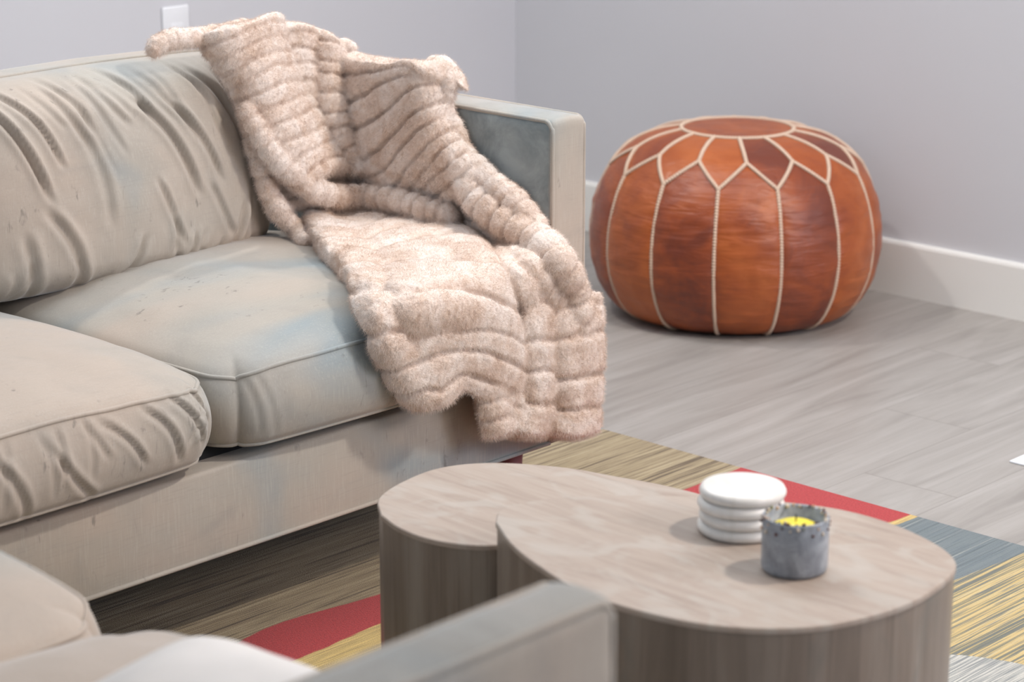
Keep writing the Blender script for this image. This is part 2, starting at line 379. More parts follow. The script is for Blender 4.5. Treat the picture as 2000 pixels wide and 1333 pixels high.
seatL = [(.10, .045, .16, -.02, .007, .005, .006), (.17, .046, .22, -.03, .008, .006, .01), (.22, .048, .262, -.02, .007, .007, .008), (.255, .05, .285, 0, .006, .006, .004),
         (.02, .03, .08, -.045, .008, .005, -.005), (-.06, .03, -.02, -.045, .009, .004, .006), (-.14, .03, -.10, -.045, .008, .004, 0), (.27, .03, .24, -.01, .006, .005, 0)]
seatR = [(-.27, .045, -.25, -.04, .008, .0012, 0), (-.285, .045, -.275, -.03, .006, .0015, 0)]
bkR = [(-.245, .16, -.17, .01, .008, .010, .012), (-.20, .15, -.14, .05, .007, .007, .01), (-.13, .165, -.08, .09, .008, .006, .01), (-.10, .10, -.075, -.04, .012, .004, .01),
       (-.17, -.02, -.13, -.14, .012, .007, .012), (-.02, .165, .03, .10, .008, .008, .008), (.01, .12, .09, -.02, .010, .009, .014), (.06, .12, .14, -.01, .009, .008, .012),
       (.02, .0, .05, -.09, .008, .005, .0), (.03, -.155, .08, -.09, .010, .007, -.008), (-.09, -.16, -.02, -.08, .010, .007, -.01), (.13, .15, .20, .05, .010, .006, .012), (.12, -.02, .155, -.10, .009, .005, .0),
       (-.21, -.05, -.2, -.15, .012, .006, 0), (.19, -.06, .15, -.15, .01, .006, 0)]
_g = np.random.default_rng(21)
for _ in range(16):
    x = _g.uniform(-.25, .22); l = _g.uniform(.04, .13); bkR.append((x, .15, x+_g.uniform(.01, .05), .15-l, _g.uniform(.006, .010), _g.uniform(.002, .005), _g.uniform(-.004, .010)))
for _ in range(12):
    x = _g.uniform(-.25, .22); l = _g.uniform(.04, .12); bkR.append((x, -.155, x+_g.uniform(-.01, .04), -.155+l, _g.uniform(.007, .011), _g.uniform(.002, .004), _g.uniform(-.008, .008)))
for _ in range(10):
    x = _g.uniform(-.2, .29); l = _g.uniform(.03, .08); seatL.append((x, .05, x+_g.uniform(-.015, .04), .05-l, _g.uniform(.006, .009), _g.uniform(.0015, .0035), _g.uniform(-.004, .006)))
s1 = sofa('loveseat', (0, 2.361, 0), 0, (1.25, 1.325, 1.952, 2.602, 2.677),
          'grey velvet loveseat with the beige fur throw draped over its right arm', 'grey velvet sofas', (seatL, seatR), ((), bkR), .06, (.006, 0))
s2 = sofa('loveseat', (1.246, 0, 0), PI/2, (1.065, 1.125, 1.735, 2.35, 2.425),
          'blurred grey velvet sofa in the left foreground, its slab arm nearest the camera', 'grey velvet sofas', ([], [(.0, .04, .02, -.03, .01, .004, 0)]), ((), ()), .06, (.006, .006), .016)

# ------------------------------------------------------------------ pale pillow on the foreground sofa
def pillow(name, size, thick, loc, rot, mat, label):
    n = 48; V, F = [], []
    u = np.linspace(-1, 1, n+1)
    for sgn in (1, -1):
        for x in u:
            for y in u:
                e = (max(0, 1-abs(x)**2.4)*max(0, 1-abs(y)**2.4))**.6
                kx, ky = 1-.07*(1-y*y)*abs(x)**2-.07*abs(x*y)**4, 1-.07*(1-x*x)*abs(y)**2-.07*abs(x*y)**4
                wr = .006*noise.noise(Vector((x*3, y*3, 1)))*e
                V.append((x*size/2*kx, y*size/2*ky, sgn*thick/2*e+wr))
    m = (n+1)**2
    for i in range(n):
        for j in range(n):
            a = i*(n+1)+j; F.append((a, a+n+1, a+n+2, a+1)); F.append((m+a, m+a+1, m+a+n+2, m+a+n+1))
    o = mesh(name, V, F, mat); bm = bmesh.new(); bm.from_mesh(o.data); bmesh.ops.remove_doubles(bm, verts=bm.verts, dist=1e-5); bm.to_mesh(o.data); bm.free()
    o.data.polygons.foreach_set('use_smooth', [True]*len(o.data.polygons))
    o.location = loc; o.rotation_euler = rot; tag(o, label, 'pillow'); return o
pillow('throw_pillow',   .36, .12, (1.012, 1.296, .482), (math.radians(-3), math.radians(-13), 0), mat_plain('white_cotton', srgb(228, 224, 220), .9, .03),
       'blurred white throw pillow corner lying on the foreground sofa seat')

# ------------------------------------------------------------------ nesting coffee tables
def mat_wood_top():
    m = M('washed_wood_top', .5)
    v = m.co((14, 1.6, 1), (0, 0, math.radians(-42)))
    g = m.noise(v, 2.2, 6, .62, 1.3); g2 = m.noise(m.co((60, 3, 1), (0, 0, math.radians(-42))), 2, 4, .6); k = m.noise(m.co((5, 3, 1), (0, 0, math.radians(-42))), 3.5, 4, .5, 1.5)
    c = m.ramp(g, [(.25, srgb(146, 130, 118)), (.5, srgb(166, 151, 139)), (.75, srgb(176, 164, 153))])
    c = m.mix(c, srgb(128, 110, 98), m.math('MULTIPLY', m.smooth(g2, .5, .72), .18))
    c = m.mix(c, srgb(178, 172, 164), m.math('MULTIPLY', m.smooth(k, .45, .65), .5))
    vo = m.add('ShaderNodeTexVoronoi', i_Vector=m.co((3.2, 7, 0), (0, 0, math.radians(-42))), i_Scale=1.7)
    c = m.mix(c, srgb(100, 86, 78), m.math('MULTIPLY', m.math('SUBTRACT', 1, m.smooth(vo.outputs[0], .0, .09)), .75))
    m.color(c); m.bump(g2, .12, .001); return m.m
def mat_wood_side():
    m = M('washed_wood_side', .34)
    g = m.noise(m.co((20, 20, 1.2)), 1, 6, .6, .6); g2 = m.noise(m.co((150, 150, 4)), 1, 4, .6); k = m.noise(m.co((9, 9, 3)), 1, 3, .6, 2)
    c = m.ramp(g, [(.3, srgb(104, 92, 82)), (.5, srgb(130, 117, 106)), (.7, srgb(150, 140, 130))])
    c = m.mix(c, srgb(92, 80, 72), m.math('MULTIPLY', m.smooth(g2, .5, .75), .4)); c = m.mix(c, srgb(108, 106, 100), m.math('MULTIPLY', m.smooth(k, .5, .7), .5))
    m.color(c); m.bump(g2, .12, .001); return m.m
MWT, MWS = mat_wood_top(), mat_wood_side()
def pebble_table(pts, z, label):
    P = catmull(pts+[pts[0]], len(pts)*10+1)[:-1]; n = len(P); c = P.mean(0)
    r = empty('coffee_table', (c[0], c[1], .006)); tag(r, label, 'coffee table', 'nesting wooden coffee tables')
    Q = P-c; T = np.roll(Q, -1, 0)-np.roll(Q, 1, 0); N = np.c_[T[:, 1], -T[:, 0]]; N /= np.linalg.norm(N, axis=1)[:, None]
    area = .5*np.sum(Q[:, 0]*np.roll(Q[:, 1], -1)-np.roll(Q[:, 0], -1)*Q[:, 1])
    if area < 0: N = -N
    h = z-.006
    def loft(name, levels, mat, cap0, cap1):
        V, F = [], []
        for off, zz in levels: V += [(*(Q[i]+N[i]*off), zz) for i in range(n)]
        for l in range(len(levels)-1):
            for i in range(n): F.append((l*n+i, l*n+(i+1) % n, (l+1)*n+(i+1) % n, (l+1)*n+i))
        if cap0: F.append(tuple(range(n))[::-1])
        if cap1: F.append(tuple((len(levels)-1)*n+i for i in range(n)))
        o = mesh(name, V, F, mat, r); o.data.set_sharp_from_angle(angle=math.radians(35)); return o
    loft('tabletop', [(-.002, h-.0062), (0, h-.006), (0, h-.0012), (-.0012, h)], MWT, True, True)
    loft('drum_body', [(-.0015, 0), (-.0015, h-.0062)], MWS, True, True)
    return r
HU, HL = .41, .36
up_px = [(968,1020),(1000,1064),(1055,1108),(1150,1162),(1300,1206),(1440,1226),(1580,1225),(1700,1203),(1790,1171),(1850,1130),(1867,1100),(1835,1067),(1750,1026),(1650,997),(1535,981),(1400,972),(1250,968),(1100,972),(1010,985),(975,1000)]
pebble_table([at_z(x, y, HU)[:2] for x, y in up_px], HU, 'taller pebble-shaped grey-brown wooden coffee table carrying the coasters and candle')
lo = [(1.775,1.870),(1.760,1.826),(1.757,1.782),(1.768,1.742),(1.790,1.712),(1.822,1.700),(1.868,1.688),(1.92,1.645),(1.965,1.585),(2.000,1.535),(2.035,1.52),(2.066,1.56),(2.077,1.63),(2.073,1.70),(2.058,1.766),(2.040,1.833),(1.995,1.905),(1.938,1.938),(1.870,1.934),(1.812,1.912)]
pebble_table([np.array(p) for p in lo], HL, 'lower kidney-shaped grey-brown wooden coffee table tucked beside the taller one')

# ------------------------------------------------------------------ coasters and candle
def lathe(prof, n=64, close=False):
    V, F = [], []; k = len(prof)
    for i in range(n):
        t = 2*PI*i/n
        for r, z in prof: V.append((r*math.cos(t), r*math.sin(t), z))
    for i in range(n):
        for j in range(k-1): F.append((i*k+j, ((i+1) % n)*k+j, ((i+1) % n)*k+j+1, i*k+j+1))
    if prof[0][0] > 1e-6: F.append(tuple(i*k for i in range(n))[::-1])
    if prof[-1][0] > 1e-6: F.append(tuple(i*k+k-1 for i in range(n)))
    return V, F
def lathe_obj(name, prof, mat, parent=None, n=64, loc=None):
    V, F = lathe(prof, n); me = bpy.data.meshes.new(name); me.from_pydata(V, [], F)
    bm = bmesh.new(); bm.from_mesh(me); bmesh.ops.remove_doubles(bm, verts=bm.verts, dist=1e-6); bmesh.ops.recalc_face_normals(bm, faces=bm.faces); bm.to_mesh(me); bm.free()
    o = link(name, me, mat, parent)
    if loc is not None: o.location = loc
    return o
mst = M('white_stone', .35); mst.color(mst.ramp(mst.noise(mst.co((1,1,1)), 18, 5, .6, 1.5), [(.3, srgb(214, 212, 206)), (.6, srgb(228, 226, 222))])); mst.b.inputs['Subsurface Weight'].default_value = 0
CT, R = .0125, .0455
prof = [(0, 0), (R-.006, 0), (R-.002, .0012), (R, .005), (R, .0075), (R-.002, .0113), (R-.006, CT), (0, CT)]
cc = at_z(1447, 1036, HU); lab = ['bottom white stone coaster, resting on the taller wooden table', 'second white stone coaster up from the tabletop', 'third white stone coaster up, right under the top one', 'top white stone coaster of the stack beside the candle']
first = None
for i, (dx, dy) in enumerate(((-.001, 0), (.0, -.001), (-.001, .0005), (.002, .0005))):
    o = lathe_obj('coaster', prof, mst.m) if first is None else first.copy()
    if first is None: first = o
    else: COL.objects.link(o)
    o.location = (cc[0]+dx, cc[1]+dy, HU+i*CT); tag(o, lab[i], 'coaster', 'stack of white stone coasters')

def mat_cup():
    m = M('frosted_grey_glass', .35); n = m.noise(m.co(), 45, 5, .65, .8); n2 = m.noise(m.co((1,1,.5)), 160, 3)
    c = m.ramp(n, [(.35, srgb(122, 128, 136)), (.6, srgb(156, 162, 170)), (.75, srgb(186, 190, 194))]); c = m.mix(c, srgb(92, 92, 96), m.math('MULTIPLY', m.smooth(n2, .6, .75), .5))
    m.color(c); m.bump(n, .3, .002); return m.m
cl = at_z(1551, 1112, HU); cd = empty('candle', (cl[0], cl[1], HU)); tag(cd, 'grey glass candle with yellow wax and speckled rim beside the coasters', 'candle')
r0 = .0335; h0 = .058
lathe_obj('candle_cup', [(0, 0), (r0-.004, 0), (r0-.001, .002), (r0, .006), (r0+.0002, h0*.5), (r0, h0-.002), (r0-.001, h0), (r0-.0035, h0-.001), (r0-.004, h0-.016), (0, h0-.0165)], mat_cup(), cd)
mwx = M('yellow_wax', .45); mwx.color(mwx.ramp(mwx.noise(mwx.co(), 60), [(.3, srgb(200, 190, 60)), (.6, srgb(246, 226, 60))])); mwx.b.inputs['Emission Color'].default_value = (1, .8, .1, 1); mwx.b.inputs['Emission Strength'].default_value = .0
lathe_obj('wax', [(0, .040), (.018, .041), (.0285, .0420), (.0285, .0435), (.024, .0455), (.017, .049), (.008, .0505), (0, .051)], mwx.m, cd)
wk = tube_data([(0, 0, .050), (.0005, 0, .054), (.001, .0005, .058)], .0007, 8); mesh('wick', wk[0], wk[1], mat_plain('burnt_wick', (.02, .015, .01), .9), cd)
bm_ = [mat_plain('dried_petal', c, .7) for c in (srgb(60, 36, 44), srgb(200, 168, 140), srgb(96, 56, 50), srgb(120, 122, 92), srgb(214, 200, 180))]
protos = []
for q in range(5):
    b = bmesh.new(); bmesh.ops.create_icosphere(b, subdivisions=1, radius=.0024)
    for v in b.verts: v.co *= random.uniform(.75, 1.2)
    me = bpy.data.meshes.new('petal'); b.to_mesh(me); b.free(); me.materials.append(bm_[q]); me.polygons.foreach_set('use_smooth', [True]*len(me.polygons)); protos.append(me)
for i in range(84):
    t = 2*PI*(i+random.uniform(-.3, .3))/84*3; o = bpy.data.objects.new('dried_petal', protos[random.choice((0, 1, 1, 2, 2, 3, 4, 4))]); COL.objects.link(o); o.parent = cd
    if i < 56: rr, zz = r0-.002+random.uniform(-.002, .0015), h0+random.uniform(-.003, .0008)
    else: rr, zz = r0+.0004, h0-random.uniform(.003, .013)
    o.location = (rr*math.cos(t), rr*math.sin(t), zz); o.rotation_euler = (random.random()*3, random.random()*3, 0); s = random.uniform(.5, .95); o.scale = (s, s, s)

# ------------------------------------------------------------------ leather pouf
PC = np.array([3.826, 2.968]); NP = 14
prof = 1.035*np.array([(0, .368), (.05, .3685), (.10, .366), (.15, .357), (.19, .342), (.225, .318), (.252, .285), (.272, .24), (.283, .19), (.285, .14), (.278, .095), (.262, .055), (.238, .022), (.205, .005), (.15, .0005), (0, 0)])
PH0 = math.radians(0)
camdir = math.atan2(-PC[1], -PC[0])          # azimuth from the pouf towards the viewer
PH0 = camdir - math.radians(7.5)             # one seam sits a little left of the middle
PRO = catmull(prof, 241); PLEN = np.r_[0, np.cumsum(np.linalg.norm(np.diff(PRO, axis=0), axis=1))]; PLEN /= PLEN[-1]
def prof_at_r(r):   # profile parameter for a radius on the top half
    k = np.argmax(PRO[:, 0] >= r); return PLEN[k]
def pouf_pt(t, s, lift=0.0):
    """t azimuth, s profile length 0 (top centre) .. 1 (bottom centre)"""
    r = np.interp(s, PLEN, PRO[:, 0]); z = np.interp(s, PLEN, PRO[:, 1])
    ph = ((t-PH0)*NP/(2*PI)) % 1; puff = np.sqrt(np.clip(1-(2*ph-1)**4, 0, 1))
    rr = r+(.007*puff-.004)*np.clip((s-.33)/.08, 0, 1)*np.clip((.86-s)/.05, 0, 1)
    dr = np.interp(s+.004, PLEN, PRO[:, 0])-np.interp(s-.004, PLEN, PRO[:, 0]); dz = np.interp(s+.004, PLEN, PRO[:, 1])-np.interp(s-.004, PLEN, PRO[:, 1])
    L = np.hypot(dr, dz)+1e-9; nr, nz = -dz/L, dr/L
    rr = rr+nr*lift; z = z+nz*lift
    return np.stack([rr*np.cos(t), rr*np.sin(t), z], -1)
SR, SP, SVv, SB = prof_at_r(.112), prof_at_r(.207), prof_at_r(.254), .785
pf = empty('leather_pouf', (PC[0], PC[1], 0)); tag(pf, 'round tan leather pouf with cream stitched petal seams in the room corner', 'pouf')
NT, NS = 420, 150
tt = np.linspace(0, 2*PI, NT, endpoint=False); ss = np.linspace(0.002, .998, NS)
V, tone = [], []
pt = np.random.default_rng(5).uniform(-1, 1, (3, NP*2))
for s in ss:
    P = pouf_pt(tt, np.full(NT, s))
    for k in range(NT):
        t = tt[k]; x = ((t-PH0)*NP/(2*PI)); ph = x % 1; i = int(math.floor(x)) % NP
        zig = SP+(SVv-SP)*abs(2*ph-1)                      # zigzag line between petals and side panels
        if s < SR: tn = 0; fam = 0
        elif s < zig: j = int(math.floor(x+.5)) % NP; j2 = int(math.floor(x+.5+.12*(1-(s-SR)/(SP-SR)))) % NP; tn = pt[1, j2]; fam = 1
        else: tn = pt[2, i]; fam = 2
        tone.append(tn)
        p = Vector(P[k]); rad = Vector((p.x, p.y, 0)).normalized()
        w = 0
        if s > .3: w = .0022*noise.noise(Vector((t*4.5+i*3, p.z*38, i*5.1)))+.0012*noise.noise(Vector((t*9, p.z*90, 3)))
        V.append(p+rad*w*(1 if s < .9 else 0)+Vector((0, 0, .002*noise.noise(p*18) if s < .3 else 0)))
F = [(i*NT+k, i*NT+(k+1) % NT, (i+1)*NT+(k+1) % NT, (i+1)*NT+k) for i in range(NS-1) for k in range(NT)]
F = [f[::-1] for f in F]+[tuple(range(NT)), tuple((NS-1)*NT+k for k in range(NT))[::-1]]
def mat_leather():
    m = M('tan_leather', .42); a = m.add('ShaderNodeAttribute', attribute_name='tone').outputs['Fac']
    n = m.noise(m.co(), 9, 5, .6, .6); f = m.math('ADD', m.math('MULTIPLY', a, .22), n)
    c = m.ramp(f, [(.25, srgb(108, 50, 32)), (.42, srgb(136, 64, 32)), (.58, srgb(156, 78, 34)), (.78, srgb(172, 92, 44))])
    m.color(c); p = m.bump(m.noise(m.co((9, 9, 60)), 1, 4, .6, .6), .45, .008); m.bump(m.noise(m.co(), 260, 3), .12, .001, p); return m.m
body = mesh('leather_body', V, F, mat_leather(), pf)
at = body.data.attributes.new('tone', 'FLOAT', 'POINT'); at.data.foreach_set('value', tone)
# embroidery: a flat cord with a beaded zigzag surface
def az(i): return PH0+2*PI*i/NP
def stitch(points):
    P = np.array(points); seg = np.linalg.norm(np.diff(P, axis=0), axis=1); L = np.r_[0, np.cumsum(seg)]
    n = max(8, int(L[-1]/.0014)); q = np.linspace(0, L[-1], n); P = np.stack([np.interp(q, L, P[:, k]) for k in range(3)], -1)
    return P, q
sv, sf = [], []
def add_stitch(tsv):
    t = np.array([a for a, b in tsv]); s = np.array([b for a, b in tsv]); m = 60
    u = np.linspace(0, 1, m); k = np.linspace(0, 1, len(t)); T_, S_ = np.interp(u, k, t), np.interp(u, k, s)
    P, q = stitch(pouf_pt(T_, S_, .0012))
    r = .0039+.0010*np.sin(q/.006*2*PI)
    v, f = tube_data(P, r, 8); b = len(sv); sv.extend(v); sf.extend(tuple(x+b for x in g) for g in f)
for i in range(NP):
    add_stitch([(az(i), SVv), (az(i), SB)])                       # side seam
    add_stitch([(az(i), SVv), (az(i+.5), SP)]); add_stitch([(az(i+.5), SP), (az(i+1), SVv)])
    add_stitch([(az(i+.5), SP), (az(i+.38), SR)])                  # spoke up to the ring
    add_stitch([(az(i+.38), SR), (az(i+1.38), SR)])
mesh('stitching', sv, sf, mat_plain('cream_thread', srgb(216, 190, 168), .85, .1, 300), pf)

# ------------------------------------------------------------------ fur throw
def support(px, py):
    """distance factor along the ray to a smooth version of the sofa corner the throw lies on"""
    d = ray(px, py)
    tz = (.430-CP[2])/d[2]; ty = (2.335)/d[1]; tx = 2.600/d[0]; ty2 = 2.345/d[1]
    seat = max(tz, ty)
    arm = max(tx, ty2)
    # back cushion plane: y = 2.78 + .22*(z-.43)
    k = .22; back = (2.762+k*(CP[2]-.43))/(d[1]-k*d[2])
    a = np.array([seat, arm, back]); s = .03/np.linalg.norm(d)
    mn = a.min(); return mn - s*np.log(np.exp(-(a-mn)/s).sum())*.35, d
def bp(px, py, lift):
    t, d = support(px, py); L = np.linalg.norm(d); return CP+d*(t-lift/100/L)
c1 = lambda x, y: (250+x*.475, y*.475)
c2 = lambda x, y: (450+x*.4, 350+y*.4)
BV, BF = [], []
def emit(v, f):
    b = len(BV); BV.extend(v); BF.extend(tuple(i+b for i in g) for g in f)
def sheet(conv, rows, lifts, puff=.009, th=.03, sub=11, cols=56, rowlift=None):
    puff *= 1.75
    G = []
    for i, r in enumerate(rows):
        rl = rowlift[i] if rowlift else 0
        L = lifts[i] if isinstance(lifts[0], (list, tuple)) else lifts
        G.append(catmull([bp(*conv(x, y), L[j]+rl) for j, (x, y) in enumerate(r)], cols))
    G = np.array(G); m = len(G); n = (m-1)*sub+1; G = catmull(G, n)
    du = np.gradient(G, axis=1); dv = np.gradient(G, axis=0); N = np.cross(du, dv); N /= np.linalg.norm(N, axis=2)[:, :, None]+1e-9
    view = CP-G.mean((0, 1)); sg = np.sign((N@view)); N *= np.where(sg == 0, 1, sg)[:, :, None]
    v = np.linspace(0, m-1, n); u = np.linspace(0, 1, cols); jseed = rows[0][0][0]; jig = None
    vv = v[:, None]+np.array([[.16*noise.noise(Vector((x*4.5, round(y)*1.7, jseed)))+.06*noise.noise(Vector((x*14, round(y)*2.7, jseed))) for x in u] for y in v]); ph = vv % 1
    pf = 1-np.abs(2*ph-1)**7
    eu = np.minimum(u, 1-u)*cols/6; ev = np.minimum(v, (m-1)-v)*sub/5
    e = np.sqrt(1-(1-np.clip(eu, 0, 1))**2)[None, :]*np.sqrt(1-(1-np.clip(ev, 0, 1))**2)[:, None]
    front = G+N*(th/2*e+puff*(pf-.4)*e)[:, :, None]; back = G-N*(th/2*e)[:, :, None]
    V = np.vstack([front.reshape(-1, 3), back.reshape(-1, 3)]); k = n*cols; F = []
    for i in range(n-1):
        for j in range(cols-1):
            a = i*cols+j; F.append((a, a+1, a+cols+1, a+cols)); F.append((k+a, k+a+cols, k+a+cols+1, k+a+1))
    # stitch rim
    rim = [j for j in range(cols)]+[i*cols+cols-1 for i in range(1, n)]+[(n-1)*cols+j for j in range(cols-2, -1, -1)]+[i*cols for i in range(n-2, 0, -1)]
    for a, b in zip(rim, rim[1:]+rim[:1]): F.append((a, k+a, k+b, b))
    emit(V, F)
def roll(conv, pts, rad, nseg=None, lift=None, depth=.16, jseed=0):
    depth *= 1.5
    """puffy segmented roll; rad in source crop px"""
    sc = .475 if conv is c1 else .4
    R = np.array(rad, float)*sc*3.35/4722; n = 26*len(pts)
    lift = R*100*.9+.4 if lift is None else np.broadcast_to(np.array(lift, float), (len(pts),))
    P = catmull([bp(*conv(x, y), lift[j]) for j, (x, y) in enumerate(pts)], n)
    Rr = np.interp(np.linspace(0, 1, n), np.linspace(0, 1, len(R)), R)
    q = np.r_[0, np.cumsum(np.linalg.norm(np.diff(P, axis=0), axis=1))]
    if nseg is None: nseg = max(1, round(q[-1]/.030))
    g = np.random.default_rng(jseed+int(pts[0][0])); cuts = np.linspace(0, 1, nseg+1); cuts[1:-1] += g.uniform(-.22, .22, nseg-1)/nseg
    s = q/q[-1]; ph = np.interp(s, cuts, np.arange(nseg+1)) % 1; ph[-1] = 1 if ph[-1] < .5 else ph[-1]
    amp = np.interp(s, (cuts[:-1]+cuts[1:])/2, g.uniform(.92, 1.08, nseg)) if nseg > 1 else 1
    prof = (1-depth)+depth*(1-np.abs(2*ph-1)**5)
    end = np.sqrt(1-(1-np.clip(np.minimum(s, 1-s)*q[-1]/(R.mean()*.9), 0, 1))**2)
    v, f = tube_data(P, Rr*prof*amp*np.maximum(end, .05), 22); emit(v, f)

# --- upper left fold (falls from the back corner)
s_rows = [[(300,150),(380,110),(460,92),(530,85),(600,90)], [(310,185),(390,155),(475,125),(550,105),(615,112)], [(350,235),(420,205),(500,175),(560,160),(620,170)],
 [(385,290),(450,260),(520,235),(590,225),(635,230)], [(420,350),(490,310),(560,290),(610,280),(650,280)], [(450,410),(520,375),(590,355),(640,350),(680,350)],
 [(475,480),(550,450),(620,425),(670,410),(720,410)], [(505,550),(570,520),(650,490),(710,470),(765,470)], [(550,620),(610,580),(690,560),(750,540),(815,540)],
 [(590,680),(650,650),(720,620),(790,600),(865,610)], [(640,730),(700,700),(760,680),(840,660),(905,680)], [(700,780),(760,740),(830,720),(890,730),(945,735)]]
sheet(c1, s_rows, (1.5, 6.2, 6.6, 4.2, .4), .0055, .035)
roll(c1, [(90,235),(125,185),(190,160),(260,155),(340,150),(430,140),(510,120)], [26,44,48,46,50,60,60], 12, (1.5,2,2.5,2.8,3,3.5,4), .12)
roll(c1, [(470,420),(515,500),(560,580),(615,655),(690,725),(780,785),(870,808),(960,808),(1060,815),(1150,835),(1230,865),(1300,885),(1340,930)], [42,50,56,58,60,62,60,56,58,58,62,62,46], 19, (6.0,6.6,7,7,7.2,7.2,7.2,7.2,7.2,7.2,7,6.2,4.6), .22)
# --- second fold, between the two valleys
q_rows = [[(590,90),(690,90),(780,125),(850,160),(915,200)], [(625,130),(700,135),(770,165),(840,190),(880,235)], [(635,200),(710,200),(780,225),(835,255),(860,290)],
 [(645,260),(720,260),(780,280),(840,310),(860,350)], [(665,330),(730,330),(790,350),(835,385),(860,410)], [(700,400),(760,400),(810,430),(850,460),(880,470)],
 [(745,470),(790,470),(830,500),(860,520),(900,530)], [(790,540),(830,550),(860,580),(885,600),(930,610)], [(850,620),(880,620),(905,640),(935,660),(970,670)], [(925,720),(940,705),(955,710),(975,720),(1000,730)]]
sheet(c1, q_rows, (.4, 2.0, 2.8, 5.4, 3.0), .007, .03)
roll(c1, [(940,205),(885,185),(848,225),(848,300),(862,380),(856,470)], [24,34,36,34,30,22], 5, (3,5,5,5,4.4,3), .1)
# --- large slanting panel
k_rows = [[(835,200),(900,208),(1000,228),(1130,250),(1250,250),(1330,270)], [(840,300),(900,300),(1010,285),(1120,275),(1220,275),(1290,300)], [(850,400),(910,430),(1000,392),(1110,330),(1210,300),(1275,325)],
 [(860,490),(930,530),(1010,505),(1110,440),(1210,355),(1275,360)], [(850,590),(950,640),(1050,615),(1150,530),(1230,440),(1285,410)], [(890,660),(970,700),(1080,685),(1160,600),(1240,510),(1300,475)],
 [(950,740),(1040,750),(1120,740),(1200,650),(1270,580),(1330,540)], [(1020,790),(1110,790),(1190,745),(1250,665),(1310,620),(1350,600)], [(1110,830),(1190,810),(1250,745),(1310,690),(1350,660),(1385,650)],
 [(1220,870),(1280,840),(1315,780),(1350,740),(1390,715),(1425,700)], [(1330,930),(1350,880),(1370,830),(1400,790),(1440,765),(1480,750)]]
sheet(c1, k_rows, [[.6,4.2,4.6,4.8,6.0,2.0]]*3+[[.4,3.8,4.6,4.8,6.2,2.0]]*2+[[.2,2.4,4.0,4.8,6.2,2.4],[.2,1.8,3.4,4.6,6.0,2.6],[.2,1.6,2.8,4.2,5.6,2.8],[.2,1.4,2.4,3.8,5.0,2.8],[.2,1.2,2.0,3.2,4.4,2.8],[.2,1.0,1.6,2.6,3.6,2.6]], .0085, .03)
# --- right-hand rolls
sheet(c1, [[(1240,240),(1300,240),(1345,262)], [(1260,300),(1320,300),(1378,318)], [(1290,360),(1350,352),(1402,378)]], (1.5, 1.2, .4), .003, .025)
roll(c1, [(1230,262),(1300,275),(1320,345),(1306,440),(1345,530),(1378,610),(1440,700),(1530,780),(1620,862),(1700,960)], [36,44,46,38,46,46,58,66,64,56], 15, (2,2.2,2.6,2.6,2.8,2.8,3,3,3,3), .17)
roll(c1, [(1262,330),(1270,440),(1318,560),(1370,690),(1432,810),(1560,918),(1676,985),(1768,1075),(1834,1192),(1838,1300),(1825,1390)], [26,30,38,54,78,80,80,80,70,84,80], 17, (4.4,4.4,4.4,4.6,5,5,5,5,4.8,4.0,3.2), .2)
roll(c2, [(1170,225),(1255,265),(1340,340),(1460,430),(1565,560),(1612,670),(1600,760)], [42,52,60,70,72,64,54], 8, (2.6,2.8,3,3,3,3.2,3), .2)
roll(c2, [(1290,380),(1370,455),(1440,540),(1466,680),(1482,850),(1480,1000),(1478,1130)], [48,56,62,68,64,62,54], 8, (2.2,2.4,2.6,3,3.2,3.2,2.6), .18)
# --- filler beneath the rolls
sheet(c2, [[(1130,200),(1250,200),(1400,200),(1500,240)], [(1250,350),(1380,330),(1500,330),(1620,390)], [(1330,480),(1440,470),(1580,470),(1690,500)], [(1380,600),(1480,600),(1620,600),(1760,610)]], (.8, 1.2, 1.2, .6), .005, .03)
# --- hanging right-hand column
h_rows = [[(1370,560),(1440,570),(1520,590),(1600,580),(1690,570),(1765,585)], [(1385,620),(1460,610),(1530,640),(1590,640),(1680,625),(1785,620)], [(1400,760),(1470,765),(1535,785),(1600,780),(1680,755),(1790,740)],
 [(1400,930),(1470,925),(1538,935),(1600,955),(1690,950),(1785,915)], [(1390,1090),(1470,1085),(1545,1090),(1620,1105),(1690,1110),(1772,1080)], [(1300,1245),(1400,1262),(1500,1262),(1580,1266),(1680,1264),(1752,1245)]]
sheet(c2, h_rows, [[0,.2,0,.2,.2,0],[.4,1.2,.4,1.6,1.6,.8]]+[[.8,3.0,.1,3.2,3.5,2.3]]*4, .0075, .042, 16)
sheet(c2, [[(1160,950),(1240,960),(1310,980),(1400,1020)], [(1195,1060),(1265,1060),(1320,1090),(1410,1100)], [(1215,1150),(1275,1150),(1330,1170),(1430,1180)], [(1270,1235),(1310,1250),(1360,1262),(1440,1262)]], (1.0, 3.0, 1.8, 2.0), .006, .035, 12)
